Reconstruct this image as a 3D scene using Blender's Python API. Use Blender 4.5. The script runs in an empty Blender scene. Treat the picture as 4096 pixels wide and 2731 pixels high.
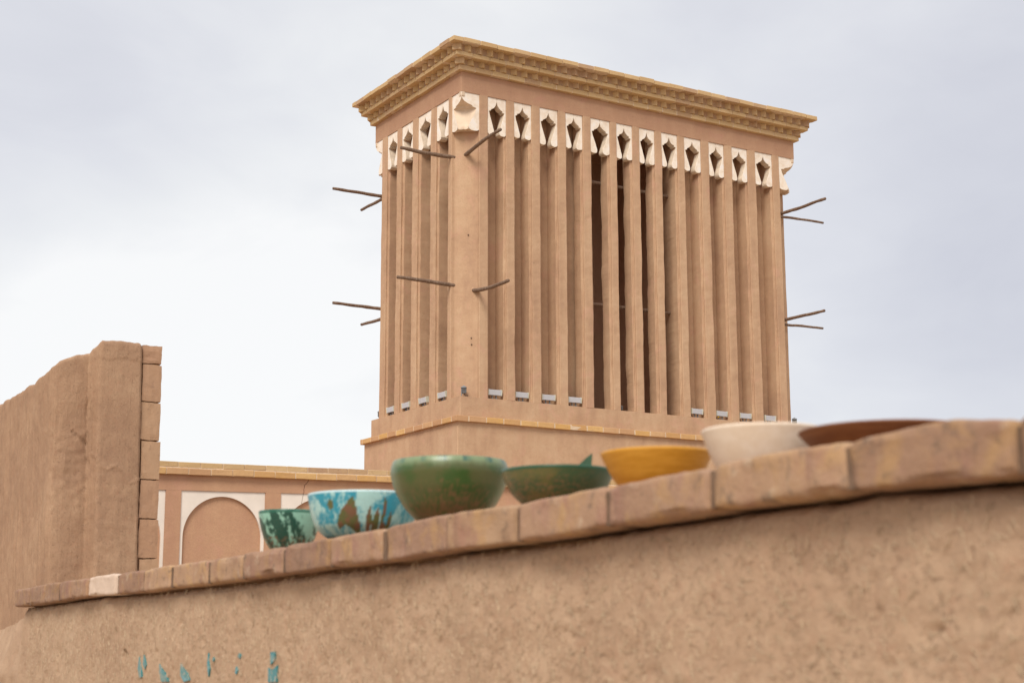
import bpy, bmesh, math, random
from mathutils import Vector, Matrix, noise
random.seed(7)
sc = bpy.context.scene
COL = sc.collection

# ------------------------------------------------------------------ camera, sky, sun, exposure
CAMP = Vector((-8.9198, -15.9092, -2.9154)); YAW, PITCH, ROLL = 0.5449, 0.1933, -0.0028
F = Vector((math.sin(YAW)*math.cos(PITCH), math.cos(YAW)*math.cos(PITCH), math.sin(PITCH)))
Rv = Vector((math.cos(YAW), -math.sin(YAW), 0)); Uv = Rv.cross(F)
R2 = Rv*math.cos(ROLL) + Uv*math.sin(ROLL); U2 = -Rv*math.sin(ROLL) + Uv*math.cos(ROLL)
cam = bpy.data.cameras.new('camera'); co = bpy.data.objects.new('camera', cam); COL.objects.link(co)
m = Matrix((R2, U2, -F)).transposed().to_4x4(); m.translation = CAMP; co.matrix_world = m
cam.sensor_width = 36; cam.lens = 36*6222.8/4096; cam.clip_start = .05; cam.clip_end = 5000
cam.dof.use_dof = True; cam.dof.focus_distance = 18.0; cam.dof.aperture_fstop = 8.8
sc.camera = co
sc.view_settings.view_transform = 'Standard'; sc.view_settings.look = 'None'
sc.view_settings.exposure = 0.25; sc.view_settings.gamma = 1; sc.view_settings.use_curve_mapping = False

SUN_TO = Vector((-.68, -.57, 1.0)).normalized()
w = bpy.data.worlds.new('World'); sc.world = w; w.use_nodes = True
nt = w.node_tree; nt.nodes.clear()
def wn(t, **k):
    n = nt.nodes.new(t)
    for a, b in k.items(): setattr(n, a, b)
    return n
out = wn('ShaderNodeOutputWorld'); bg = wn('ShaderNodeBackground'); bg.inputs['Strength'].default_value = .1
sky = wn('ShaderNodeTexSky', sky_type='NISHITA'); sky.sun_disc = False
sky.sun_elevation = math.asin(SUN_TO.z); sky.sun_rotation = math.atan2(SUN_TO.x, SUN_TO.y)
tc = wn('ShaderNodeTexCoord')
mp = wn('ShaderNodeMapping'); mp.inputs['Scale'].default_value = (1, 1, 2.2); mp.inputs['Location'].default_value = (.35, .1, .2)
nt.links.new(tc.outputs['Generated'], mp.inputs['Vector'])
n1 = wn('ShaderNodeTexNoise'); n1.inputs['Scale'].default_value = 2.6; n1.inputs['Detail'].default_value = 5; n1.inputs['Roughness'].default_value = .5; n1.inputs['Distortion'].default_value = .35
nt.links.new(mp.outputs[0], n1.inputs['Vector'])
# brighter break in the cloud low on the left of the view
def pdir(px, py): return (F + R2*((px-2048)/6222.8) - U2*((py-1365.5)/6222.8)).normalized()
def lobe(px, py, lo, hi):
    d = wn('ShaderNodeVectorMath', operation='DOT_PRODUCT'); d.inputs[1].default_value = pdir(px, py)
    nrm = wn('ShaderNodeVectorMath', operation='NORMALIZE'); nt.links.new(tc.outputs['Generated'], nrm.inputs[0]); nt.links.new(nrm.outputs[0], d.inputs[0])
    r = wn('ShaderNodeMapRange', interpolation_type='SMOOTHSTEP'); r.inputs[1].default_value = math.cos(math.radians(lo)); r.inputs[2].default_value = math.cos(math.radians(hi))
    nt.links.new(d.outputs['Value'], r.inputs[0]); return r.outputs[0]
def M(op, a, b):
    n = wn('ShaderNodeMath', operation=op)
    for i, x in enumerate((a, b)):
        if isinstance(x, (int, float)): n.inputs[i].default_value = x
        else: nt.links.new(x, n.inputs[i])
    return n.outputs[0]
l1 = lobe(900, 2300, 17, 3); l2 = lobe(-1200, 2000, 24, 4); l3 = lobe(1600, 300, 11, 1); l4 = lobe(4600, 900, 13, 2); l5 = lobe(0, -100, 15, 2); l6 = lobe(2900, -200, 9, 2)
n2 = wn('ShaderNodeTexNoise'); n2.inputs['Scale'].default_value = 9; n2.inputs['Detail'].default_value = 6; n2.inputs['Roughness'].default_value = .55; n2.inputs['Distortion'].default_value = .5
mp2 = wn('ShaderNodeMapping'); mp2.inputs['Scale'].default_value = (1, 1, 1.9); mp2.inputs['Rotation'].default_value = (.25, .2, 0); nt.links.new(tc.outputs['Generated'], mp2.inputs['Vector']); nt.links.new(mp2.outputs[0], n2.inputs['Vector'])
fac = M('ADD', M('MULTIPLY', M('SUBTRACT', n1.outputs[0], .5), 1.25), M('MULTIPLY', M('SUBTRACT', n2.outputs[0], .5), .42))
fac = M('ADD', fac, .50)
fac = M('ADD', fac, M('MULTIPLY', l1, .55)); fac = M('ADD', fac, M('MULTIPLY', l2, .24)); fac = M('ADD', fac, M('MULTIPLY', l3, .22))
fac = M('SUBTRACT', fac, M('MULTIPLY', l4, .30)); fac = M('SUBTRACT', fac, M('MULTIPLY', l5, .22)); fac = M('ADD', fac, M('MULTIPLY', l6, .12))
rp = wn('ShaderNodeValToRGB'); e = rp.color_ramp.elements
e[0].position = 0; e[0].color = (.63, .64, .71, 1); e[1].position = 1; e[1].color = (.975, .975, .975, 1)
q = e.new(.45); q.color = (.755, .765, .815, 1); q = e.new(.75); q.color = (.86, .87, .89, 1)
nt.links.new(fac, rp.inputs[0])
sv = wn('ShaderNodeVectorMath', operation='SCALE'); sv.inputs['Scale'].default_value = 8.55; nt.links.new(rp.outputs[0], sv.inputs[0])
mx = wn('ShaderNodeMix', data_type='RGBA'); mx.inputs[0].default_value = .93
nt.links.new(sky.outputs[0], mx.inputs[6]); nt.links.new(sv.outputs[0], mx.inputs[7])
nt.links.new(mx.outputs[2], bg.inputs['Color']); nt.links.new(bg.outputs[0], out.inputs['Surface'])
sl = bpy.data.lights.new('sun', 'SUN'); sl.energy = 2.75; sl.angle = math.radians(24); sl.color = (1, .94, .84)
so = bpy.data.objects.new('sun', sl); COL.objects.link(so); so.rotation_euler = SUN_TO.to_track_quat('Z', 'Y').to_euler()

# ------------------------------------------------------------------ materials
class MT:
    def __init__(s, name, rough=.9, spec=.2):
        s.m = bpy.data.materials.new(name); s.m.use_nodes = True; s.nt = s.m.node_tree
        s.b = s.nt.nodes['Principled BSDF']; s.b.inputs['Roughness'].default_value = rough
        s.b.inputs['Specular IOR Level'].default_value = spec
        s.tc = s.nt.nodes.new('ShaderNodeTexCoord'); s.oi = s.nt.nodes.new('ShaderNodeObjectInfo')
        g = s.nt.nodes.new('ShaderNodeNewGeometry'); s.pos = g.outputs['Position']
    def n(s, t, **k):
        n = s.nt.nodes.new(t)
        for a, b in k.items(): setattr(n, a, b)
        return n
    def l(s, a, b): s.nt.links.new(a, b)
    def noise(s, scale, detail=4, rough=.55, dist=0, vec=None, stretch=None, off=None):
        v = vec or s.pos
        if stretch or off:
            mp = s.n('ShaderNodeMapping'); s.l(v, mp.inputs[0])
            if stretch: mp.inputs['Scale'].default_value = stretch
            if off: mp.inputs['Rotation'].default_value = off
            v = mp.outputs[0]
        n = s.n('ShaderNodeTexNoise'); n.inputs['Scale'].default_value = scale; n.inputs['Detail'].default_value = detail
        n.inputs['Roughness'].default_value = rough; n.inputs['Distortion'].default_value = dist
        s.l(v, n.inputs['Vector']); return n.outputs[0]
    def ramp(s, f, stops):
        r = s.n('ShaderNodeValToRGB'); e = r.color_ramp.elements
        e[0].position, e[1].position = stops[0][0], stops[-1][0]
        e[0].color = (*stops[0][1], 1); e[1].color = (*stops[-1][1], 1)
        for p, c in stops[1:-1]: x = e.new(p); x.color = (*c, 1)
        s.l(f, r.inputs[0]); return r.outputs[0]
    def mr(s, f, a, b, c=0., d=1.):
        r = s.n('ShaderNodeMapRange'); s.l(f, r.inputs[0])
        for i, v in enumerate((a, b, c, d)): r.inputs[i+1].default_value = v
        return r.outputs[0]
    def mix(s, f, a, b, mode='MIX'):
        x = s.n('ShaderNodeMix', data_type='RGBA', blend_type=mode)
        for i, v in ((0, f), (6, a), (7, b)):
            if isinstance(v, (int, float)): x.inputs[i].default_value = v
            elif isinstance(v, tuple): x.inputs[i].default_value = (*v, 1)
            else: s.l(v, x.inputs[i])
        return x.outputs[2]
    def math(s, op, a, b=0.):
        x = s.n('ShaderNodeMath', operation=op)
        for i, v in enumerate((a, b)):
            if isinstance(v, (int, float)): x.inputs[i].default_value = v
            else: s.l(v, x.inputs[i])
        return x.outputs[0]
    def bump(s, f, dist, strength=1., prev=None):
        x = s.n('ShaderNodeBump'); x.inputs['Distance'].default_value = dist; x.inputs['Strength'].default_value = strength
        s.l(f, x.inputs['Height'])
        if prev: s.l(prev, x.inputs['Normal'])
        return x.outputs[0]
    def done(s, col, nrm=None):
        if isinstance(col, tuple): s.b.inputs['Base Color'].default_value = (*col, 1)
        else: s.l(col, s.b.inputs['Base Color'])
        if nrm: s.l(nrm, s.b.inputs['Normal'])
        return s.m

def plaster(name, c0, c1, c2, grain=.0012):
    a = MT(name)
    big = a.noise(1.3, 5, .6, .3); mid = a.noise(9, 5, .65); fine = a.noise(110, 3, .7); streak = a.noise(2.2, 5, .6, .4, stretch=(2.5, 2.5, .25))
    f = a.math('ADD', a.math('MULTIPLY', big, .38), a.math('MULTIPLY', mid, .27)); f = a.math('ADD', f, a.math('MULTIPLY', streak, .35))
    col = a.ramp(f, [(.40, c0), (.5, c1), (.60, c2)])
    pp_ = a.noise(4.5, 4, .6, .6); col = a.mix(a.mr(pp_, .56, .70, 0, .5), col, (c2[0]*1.0, c1[1]*.98, c1[2]*1.12))
    col = a.mix(a.mr(fine, .3, .7, .0, .45), col, tuple(x*.66 for x in c1))
    sp = a.noise(45, 3, .6, .8); col = a.mix(a.mr(sp, .64, .74, 0, .5), col, tuple(x*.45 for x in c1))
    n = a.bump(fine, grain, .8); n = a.bump(a.noise(28, 4, .6), .004, .5, n); n = a.bump(mid, .012, .35, n)
    return a.done(col, n)
M_AD = plaster('adobe_plaster', (.435, .268, .172), (.515, .33, .207), (.575, .39, .25))
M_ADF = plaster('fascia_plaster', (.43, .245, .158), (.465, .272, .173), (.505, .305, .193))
M_ARC = plaster('arcade_plaster', (.49, .275, .175), (.53, .31, .192), (.57, .345, .21))
def mortar():
    a = MT('lime_mortar'); f = a.noise(30, 4)
    return a.done(a.ramp(f, [(.3, (.56, .41, .27)), (.7, (.70, .55, .40))]), a.bump(a.noise(120, 3), .002, .8))
M_MOR = mortar()
M_MRS = plaster('cornice_bedding', (.37, .23, .14), (.42, .265, .16), (.46, .295, .18))
def brickmat(name, cols, dark=(.25, .14, .09), amt=.5):
    a = MT(name, .92)
    col = a.ramp(a.oi.outputs['Random'], [(i/(len(cols)-1), c) for i, c in enumerate(cols)])
    v = a.noise(14, 5, .65); col = a.mix(a.mr(v, .40, .72, 0, amt), col, cols[-1])
    v2 = a.noise(33, 4, .6, .6); col = a.mix(a.mr(v2, .58, .74, 0, .55), col, dark)
    n = a.bump(a.noise(110, 3, .65), .0016, .9); n = a.bump(a.noise(24, 4, .6), .006, .5, n)
    return a.done(col, n)
M_BRY = brickmat('yellow_brick', [(.60, .36, .13), (.52, .30, .13), (.63, .40, .17), (.55, .34, .18), (.46, .26, .14)], (.36, .20, .11))
M_BRC = brickmat('cornice_brick', [(.55, .38, .20), (.49, .33, .17), (.58, .41, .225), (.42, .27, .17), (.53, .36, .18)], (.30, .17, .11))
M_BRR = brickmat('pinkish_brick', [(.38, .225, .145), (.43, .28, .175), (.36, .21, .135), (.42, .255, .155)], (.22, .13, .09))
def copingbrick():
    a = MT('weathered_coping_brick', .93)
    base = a.ramp(a.oi.outputs['Random'], [(0, (.42, .265, .175)), (.3, (.38, .235, .165)), (.55, (.46, .30, .20)), (.8, (.37, .225, .165)), (1, (.44, .30, .205))])
    v = a.noise(16, 5, .6, .5); c = a.mix(a.mr(v, .50, .66, 0, .55), base, (.53, .33, .15))
    v = a.noise(20, 4, .6, .4, stretch=(1.3, 1, .6)); c = a.mix(a.mr(v, .52, .7, 0, .75), c, (.36, .20, .16))
    v = a.noise(44, 5, .65, .3); c = a.mix(a.mr(v, .56, .68, 0, .75), c, (.20, .145, .11))
    v = a.noise(26, 4, .6); c = a.mix(a.mr(v, .60, .72, 0, .6), c, (.60, .47, .36))
    vs = a.noise(22, 4, .65, .4, stretch=(1.2, 1.2, .4)); c = a.mix(a.mr(vs, .55, .68, 0, .38), c, (.24, .15, .115)); c = a.mix(1., c, a.ramp(a.oi.outputs['Random'], [(0, (.60, .58, .58)), (.2, (.86, .84, .80)), (.4, (.68, .65, .64)), (.6, (.92, .90, .84)), (.8, (.74, .72, .70)), (1, (.90, .85, .76))]), 'MULTIPLY'); n = a.bump(a.noise(170, 3, .7), .0016, .9); n = a.bump(v, .006, .6, n)
    return a.done(c, n)
M_COP = copingbrick()
M_COPW = brickmat('pale_coping_brick', [(.60, .46, .36), (.62, .48, .38)], (.40, .27, .20), .3)
def mud(name, c0, c1, c2, s=1., streak=0.):
    a = MT(name, .95, .1)
    big = a.noise(1.9*s, 5, .6, .4); mid = a.noise(13*s, 5, .65, .3)
    f = a.math('ADD', a.math('MULTIPLY', big, .6), a.math('MULTIPLY', mid, .4))
    col = a.ramp(f, [(.36, c0), (.5, c1), (.64, c2)])
    pk = a.noise(23*s, 4, .6, .8); col = a.mix(a.mr(pk, .54, .70, 0, .3), col, (c1[0]*.98, c1[1]*.80, c1[2]*.78))
    # small pits left by the chopped straw
    p1 = a.mr(a.noise(52*s, 3, .55, 1.6), .62, .70, 0, 1)
    p2 = a.mr(a.noise(95*s, 2, .55, 2.2), .63, .70, 0, .8)
    pits = a.math('MAXIMUM', p1, p2)
    col = a.mix(a.math('MULTIPLY', pits, .26), col, tuple(x*.45 for x in c0))  # shade inside the pits, painted into the colour
    st = a.noise(120*s, 2, .5, 2.5); col = a.mix(a.mr(st, .66, .72, 0, .5), col, (.66, .50, .34))
    g = a.noise(230*s, 3, .7); col = a.mix(a.mr(g, .35, .7, 0, .3), col, tuple(x*.62 for x in c1))
    n = a.bump(g, .0018, .9)
    if streak:
        sn = a.noise(17, 5, .6, .5, stretch=(1.4, 1.4, .16)); n = a.bump(sn, .012, .5, n)
        col = a.mix(a.mr(sn, .34, .5, .28, 0), col, tuple(x*.66 for x in c1))
    n = a.bump(mid, .010, .45, n)
    inv = a.math('SUBTRACT', 1., pits); n = a.bump(inv, .0025, .7, n)
    return a.done(col, n)
M_MUD = mud('straw_mud_render', (.405, .265, .175), (.465, .315, .21), (.52, .362, .245))
M_MUL = mud('weathered_mud_render', (.34, .208, .135), (.40, .25, .16), (.455, .295, .19), 1., 1.)
def simple(name, c, rough=.8, spec=.2, var=.15, sc_=30, bump=.001, metal=0.):
    a = MT(name, rough, spec); a.b.inputs['Metallic'].default_value = metal
    f = a.noise(sc_, 4)
    col = a.ramp(f, [(.3, tuple(x*(1-var) for x in c)), (.7, tuple(min(1, x*(1+var)) for x in c))])
    return a.done(col, a.bump(a.noise(sc_*3, 3), bump, .6))
def whitestucco():
    a = MT('white_gypsum', .85)
    col = a.ramp(a.noise(9, 5, .65, .3), [(.35, (.74, .62, .50)), (.55, (.83, .74, .64)), (.7, (.80, .76, .74))])
    return a.done(col, a.bump(a.noise(60, 4), .003, .5))
M_WH = whitestucco()
M_WHI = simple('side_gypsum', (.70, .58, .455), .9, .1, .18, 14, .003)  # darker tone for the side faces of the capitals
M_WHP = simple('panel_whitewash', (.78, .70, .62), .9, .1, .05, 6)
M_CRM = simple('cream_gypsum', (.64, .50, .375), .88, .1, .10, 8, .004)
def wood():
    a = MT('weathered_wood', .85)
    v = a.noise(18, 5, .7, .4, vec=a.tc.outputs['Object'], stretch=(4, 4, .35))
    return a.done(a.ramp(v, [(.3, (.10, .058, .038)), (.5, (.18, .115, .08)), (.72, (.33, .25, .19))]), a.bump(v, .006, .8))
M_WD = wood()
M_GRY = simple('grey_metal', (.20, .215, .23), .5, .4, .12, 40)
M_LMP = simple('lamp_housing', (.50, .505, .54), .45, .4, .04, 20, .0002)
M_LME = simple('lamp_end_cap', (.60, .60, .50), .5, .4, .04, 20, .0002)
M_BLK = simple('black_cable', (.02, .02, .02), .6)
M_GND = simple('dusty_ground', (.46, .35, .245), .95, .1, .2, 3, .01)
def tile():
    a = MT('turquoise_glaze', .25, .5); f = a.noise(60, 4)
    return a.done(a.ramp(f, [(.3, (.02, .15, .17)), (.52, (.035, .22, .24)), (.64, (.30, .30, .25))]))
M_TIL = tile()
M_STR = simple('straw', (.50, .385, .26), .8, .2, .2, 20)

# ------------------------------------------------------------------ helpers
def link(name, me, mat, parent=None, smooth=False, loc=None):
    o = bpy.data.objects.new(name, me); COL.objects.link(o)
    if mat and not me.materials:
        for x in (mat if isinstance(mat, (list, tuple)) else [mat]): me.materials.append(x)
    if parent: o.parent = parent
    if loc is not None: o.location = loc
    if smooth:
        for p in me.polygons: p.use_smooth = True
    return o
def empty(name, label, cat, loc=(0, 0, 0), group=None):
    o = bpy.data.objects.new(name, None); COL.objects.link(o); o.location = loc; o.empty_display_size = .1
    tag(o, label, cat, group); return o
def tag(o, label, cat, group=None):
    o['label'] = label; o['category'] = cat
    if group: o['group'] = group
def fromdata(V, Fc, name='mesh', recalc=True):
    me = bpy.data.meshes.new(name); me.from_pydata([tuple(v) for v in V], [], Fc); me.update()
    if recalc:
        b = bmesh.new(); b.from_mesh(me); bmesh.ops.recalc_face_normals(b, faces=b.faces); b.to_mesh(me); b.free()
    return me
def boxmesh(x0, x1, y0, y1, z0, z1, bev=0., jit=0., seg=1):
    b = bmesh.new()
    vs = [b.verts.new((x, y, z)) for z in (z0, z1) for y in (y0, y1) for x in (x0, x1)]
    for f in ((0, 2, 3, 1), (4, 5, 7, 6), (0, 1, 5, 4), (2, 6, 7, 3), (0, 4, 6, 2), (1, 3, 7, 5)): b.faces.new([vs[i] for i in f])
    if jit:
        for v in vs: v.co += Vector([random.uniform(-jit, jit) for _ in range(3)])
    if bev: bmesh.ops.bevel(b, geom=b.edges[:], offset=bev, segments=seg, affect='EDGES', clamp_overlap=True)
    me = bpy.data.meshes.new('box'); b.to_mesh(me); b.free(); return me
def box(name, x0, x1, y0, y1, z0, z1, mat, parent=None, bev=0., jit=0.):
    return link(name, boxmesh(x0, x1, y0, y1, z0, z1, bev, jit), mat, parent)
def sn(p, s, amp): return noise.noise(Vector(p)*s)*amp
def column(plan, z0, z1, nlev, amp=.003, seed=0, amps=None, rnd=.006, mapf=None):
    """extrude a plan outline upwards with slightly uneven, rounded arrises"""
    P = [];A = []
    n = len(plan)
    for i in range(n):
        a, b, c = Vector(plan[i-1]), Vector(plan[i]), Vector(plan[(i+1) % n])
        r = min(rnd, (a-b).length*.3, (c-b).length*.3)
        am = amps[i] if amps else amp
        P += [b+(a-b).normalized()*r, b+(c-b).normalized()*r]; A += [am, am]
    m = len(P); V = []; Fc = []
    for k in range(nlev+1):
        z = z0+(z1-z0)*k/nlev
        for i, p in enumerate(P):
            q = (p.x+seed*3.1, p.y+i//2*.37, z)
            V.append((p.x+sn(q, 2.2, A[i]*1.4)+sn(q, 9, A[i]), p.y+sn((q[1], q[0], z+5), 2.2, A[i]*1.4)+sn((q[1], q[0], z+9), 9, A[i]), z))
    for k in range(nlev):
        for i in range(m):
            j = (i+1) % m; Fc.append((k*m+i, k*m+j, (k+1)*m+j, (k+1)*m+i))
    Fc.append(tuple(range(m))[::-1]); Fc.append(tuple(nlev*m+i for i in range(m)))
    if mapf: V = [mapf(*v) for v in V]
    return fromdata(V, Fc)
def prism(outline, d0, d1, mapf, side_mat=0):
    """outline in (u,z), extruded in depth; front faces slot 0, sides slot side_mat"""
    n = len(outline)
    V = [mapf(u, d0, z) for u, z in outline]+[mapf(u, d1, z) for u, z in outline]
    Fc = [tuple(range(n)), tuple(range(n, 2*n))[::-1]]+[(i, (i+1) % n, n+(i+1) % n, n+i) for i in range(n)]
    return V, Fc, n
def join_prisms(parts):
    V = []; Fc = []; MI = []
    for v, f, sm in parts:
        o = len(V); V += v
        for i, g in enumerate(f): Fc.append(tuple(x+o for x in g)); MI.append(0 if i < 2 else sm)
    me = bpy.data.meshes.new('prism'); me.from_pydata([tuple(x) for x in V], [], Fc); me.update()
    b = bmesh.new(); b.from_mesh(me)
    for i, f in enumerate(b.faces): f.material_index = MI[i]
    bmesh.ops.recalc_face_normals(b, faces=b.faces); b.to_mesh(me); b.free()
    return me
def tube(pts, rads, n=9, wob=0.):
    V = []; Fc = []
    for k, (p, r) in enumerate(zip(pts, rads)):
        d = (Vector(pts[min(k+1, len(pts)-1)])-Vector(pts[max(k-1, 0)])).normalized()
        a = d.orthogonal().normalized() if k == 0 else (a-d*a.dot(d)).normalized()
        b = d.cross(a)
        for i in range(n):
            t = 2*math.pi*i/n; rr = r*(1+sn((p[0]*3, p[1]*3+i, k*.9), 1.3, wob))
            V.append(Vector(p)+a*math.cos(t)*rr+b*math.sin(t)*rr)
    for k in range(len(pts)-1):
        for i in range(n):
            j = (i+1) % n; Fc.append((k*n+i, k*n+j, (k+1)*n+j, (k+1)*n+i))
    Fc.append(tuple(range(n))[::-1]); Fc.append(tuple((len(pts)-1)*n+i for i in range(n)))
    return fromdata(V, Fc)

# ------------------------------------------------------------------ ground
GZ = -4.5
g = link('ground', boxmesh(-600, 600, -600, 600, GZ-.5, GZ), M_GND); g['kind'] = 'structure'

GZ = -4.5
rf = link('bounce_roof_block', boxmesh(-7, 9, .30, 18, GZ, -1.25), M_AD); rf['kind'] = 'structure'  # unseen roof block, added to bounce light onto the tower's lower part

# ------------------------------------------------------------------ wind tower
L, W, ZT, Z5 = 5.3775, 2.384, 3.80, 4.055
T = empty('wind_tower', 'tall square adobe wind tower with vertical slots, white gypsum capitals and brick cornice', 'tower', (L/2, W/2, GZ))
TI = Matrix.Translation((-L/2, -W/2, -GZ))
def tp(name, me, mat, smooth=False, parent=None):
    o = link(name, me, mat, parent or T, smooth)
    if parent is None: o.matrix_parent_inverse = TI
    return o
def grid_box(x0, x1, y0, y1, z0, z1, amp, step=.09, bev=.008, seed=0):
    nl = max(2, int((z1-z0)/step))
    plan = []
    nx = int((x1-x0)/.25); ny = int((y1-y0)/.25)
    plan += [(x0+(x1-x0)*i/nx, y0) for i in range(nx)]+[(x1, y0+(y1-y0)*i/ny) for i in range(ny)]
    plan += [(x1-(x1-x0)*i/nx, y1) for i in range(nx)]+[(x0, y1-(y1-y0)*i/ny) for i in range(ny)]
    return column(plan, z0, z1, nl, amp, seed, rnd=bev)
ol, oc = .065, .104
tp('base_wall', grid_box(-ol, L+ol, -ol, W+ol, GZ-.05, -.315, .004, .3, seed=1), M_AD)
tp('sill_wall', grid_box(0, L, 0, W, -.30, -.001, .0028, .06, .007, seed=2), M_AD)
tp('fascia', grid_box(0, L, 0, W, ZT, Z5, .0025, .06, .005, seed=3), M_ADF)

NR = [(.385, .650), (.768, 1.022), (1.147, 1.418), (1.539, 1.799), (1.925, 2.225), (2.33, 2.585), (2.70, 2.948), (3.061, 3.325),
      (3.44, 3.72), (3.857, 4.118), (4.252, 4.527), (4.666, 4.972)]
NL = [(.326, .646), (.785, 1.14), (1.284, 1.60), (1.725, 2.02)]
OPEN = {4, 5, 6, 7}
mapR = lambda u, d, z: (u, d, z)
mapL = lambda u, d, z: (d, u, z)
def pier(u0, u1, D, mapf, seed, rough):
    st, lg = .034, .026
    plan = [(u0, 0), (u1, 0), (u1, st), (u1+lg, st), (u1+lg, D), (u0-lg, D), (u0-lg, st), (u0, st)]
    am = [.0045, .0045, .0045, .0045, rough, rough, .0045, .0045]
    return column(plan, -.001, ZT+.001, 60, amps=am, seed=seed, rnd=.007, mapf=mapf)
for i in range(len(NR)-1):
    op = i in OPEN or (i+1) in OPEN
    tp('pillar', pier(NR[i][1], NR[i+1][0], .195 if (i+1) != 8 and op else (.34 if op else .235), mapR, i, .008 if op else .003), M_AD)
for i in range(len(NL)-1):
    tp('pillar', pier(NL[i][1], NL[i+1][0], .30, mapL, 20+i, .008), M_AD)
def cornerpier(a, a2, b, b2, mapf, seed, ia=.235, ib=.36):
    st, lg = .034, .026
    plan = [(a, 0), (a2, 0), (a2, st), (a2+lg, st), (a2+lg, ia), (ib, ia), (ib, b2+lg), (st, b2+lg), (st, b2), (0, b2), (0, b), (.05, b), (a, .05)]
    if a2+lg <= ib+.01: plan = [(a, 0), (a2, 0), (a2, st), (a2+lg, st), (a2+lg, b2+lg), (st, b2+lg), (st, b2), (0, b2), (0, b), (.05, b), (a, .05)]
    return column(plan, -.001, ZT+.001, 60, .0022, seed, rnd=.007, mapf=mapf)
tp('corner_pillar', cornerpier(.262, NR[0][0], .24, NL[0][0], lambda x, y, z: (x, y, z), 30), M_AD)
tp('corner_pillar', cornerpier(.28, L-NR[-1][1], .26, .40, lambda x, y, z: (L-x, y, z), 31), M_AD)
tp('corner_pillar', cornerpier(.25, .37, .22, W-NL[-1][1], lambda x, y, z: (x, W-y, z), 32), M_AD)
tp('corner_pillar', cornerpier(.25, .37, .25, .37, lambda x, y, z: (L-x, W-y, z), 33), M_AD)
# recessed backs of the blind slots, and the hidden rear sides
for x0, x1 in ((.30, 1.90), (3.36, 5.08)):
    tp('slot_back', boxmesh(x0, x1, .233, .30, .0005, ZT-.0005), M_AD)
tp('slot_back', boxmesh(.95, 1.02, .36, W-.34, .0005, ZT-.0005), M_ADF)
tp('rear_wall', boxmesh(.35, L-.35, W-.08, W-.03, .0005, ZT-.0005), M_AD)
tp('side_wall', boxmesh(L-.08, L-.03, .38, W-.35, .0005, ZT-.0005), M_AD)
# shaft partitions behind the open slots
def slab(x0, y0, x1, y1, t):
    d = Vector((x1-x0, y1-y0)); n_ = Vector((-d.y, d.x)).normalized()*t/2
    return column([(x0-n_.x, y0-n_.y), (x1-n_.x, y1-n_.y), (x1+n_.x, y1+n_.y), (x0+n_.x, y0+n_.y)], .0005, ZT-.0005, 30, .006, 40, rnd=.005)
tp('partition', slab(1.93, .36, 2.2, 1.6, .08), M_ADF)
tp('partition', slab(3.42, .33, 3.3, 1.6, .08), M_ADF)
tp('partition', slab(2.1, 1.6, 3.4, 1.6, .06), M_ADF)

# gypsum capitals
PROF = [(.497, -.05), (.47, -.075), (.44, -.098), (.39, -.12), (.31, -.138), (.215, -.15), (.185, -.157), (.178, -.170), (.10, -.176), (.075, -.183),
        (.13, -.235), (.20, -.293), (.265, -.345), (.305, -.38), (.345, -.415), (.355, -.435), (.345, -.452), (.315, -.466), (.26, -.474), (.17, -.476), (.08, -.472), (.03, -.464), (0, -.455)]
def capital(u0, u1, mapf, seed):
    w_ = u1-u0; rr = random.Random(seed); j = lambda: rr.uniform(-.006, .006)
    parts = []
    k = 1+rr.uniform(-.03, .03)
    for side in (0, 1):
        pts = [(0, -.001), (.497, -.001)]+[(u+(0 if i == 0 or u == 0 else j()*.8), z*k+(j()*.5 if i else 0)) for i, (u, z) in enumerate(PROF)]
        o = [((u0+.001+u*(w_-.002)) if side == 0 else (u1-.001-u*(w_-.002)), ZT+z) for u, z in pts]
        v, f, n = prism(o, .012, .11, mapf); parts.append((v, f, 1))
    me = join_prisms(parts)
    b = bmesh.new(); b.from_mesh(me)
    bmesh.ops.bevel(b, geom=[e for e in b.edges if len(e.link_faces) == 2 and e.calc_face_angle(0) > 1.2], offset=.0025, segments=1, affect='EDGES', clamp_overlap=True)
    b.to_mesh(me); b.free()
    return me
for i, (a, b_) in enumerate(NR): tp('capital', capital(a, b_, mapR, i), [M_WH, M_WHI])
for i, (a, b_) in enumerate(NL): tp('capital', capital(a, b_, mapL, 50+i), [M_WH, M_WHI])
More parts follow.
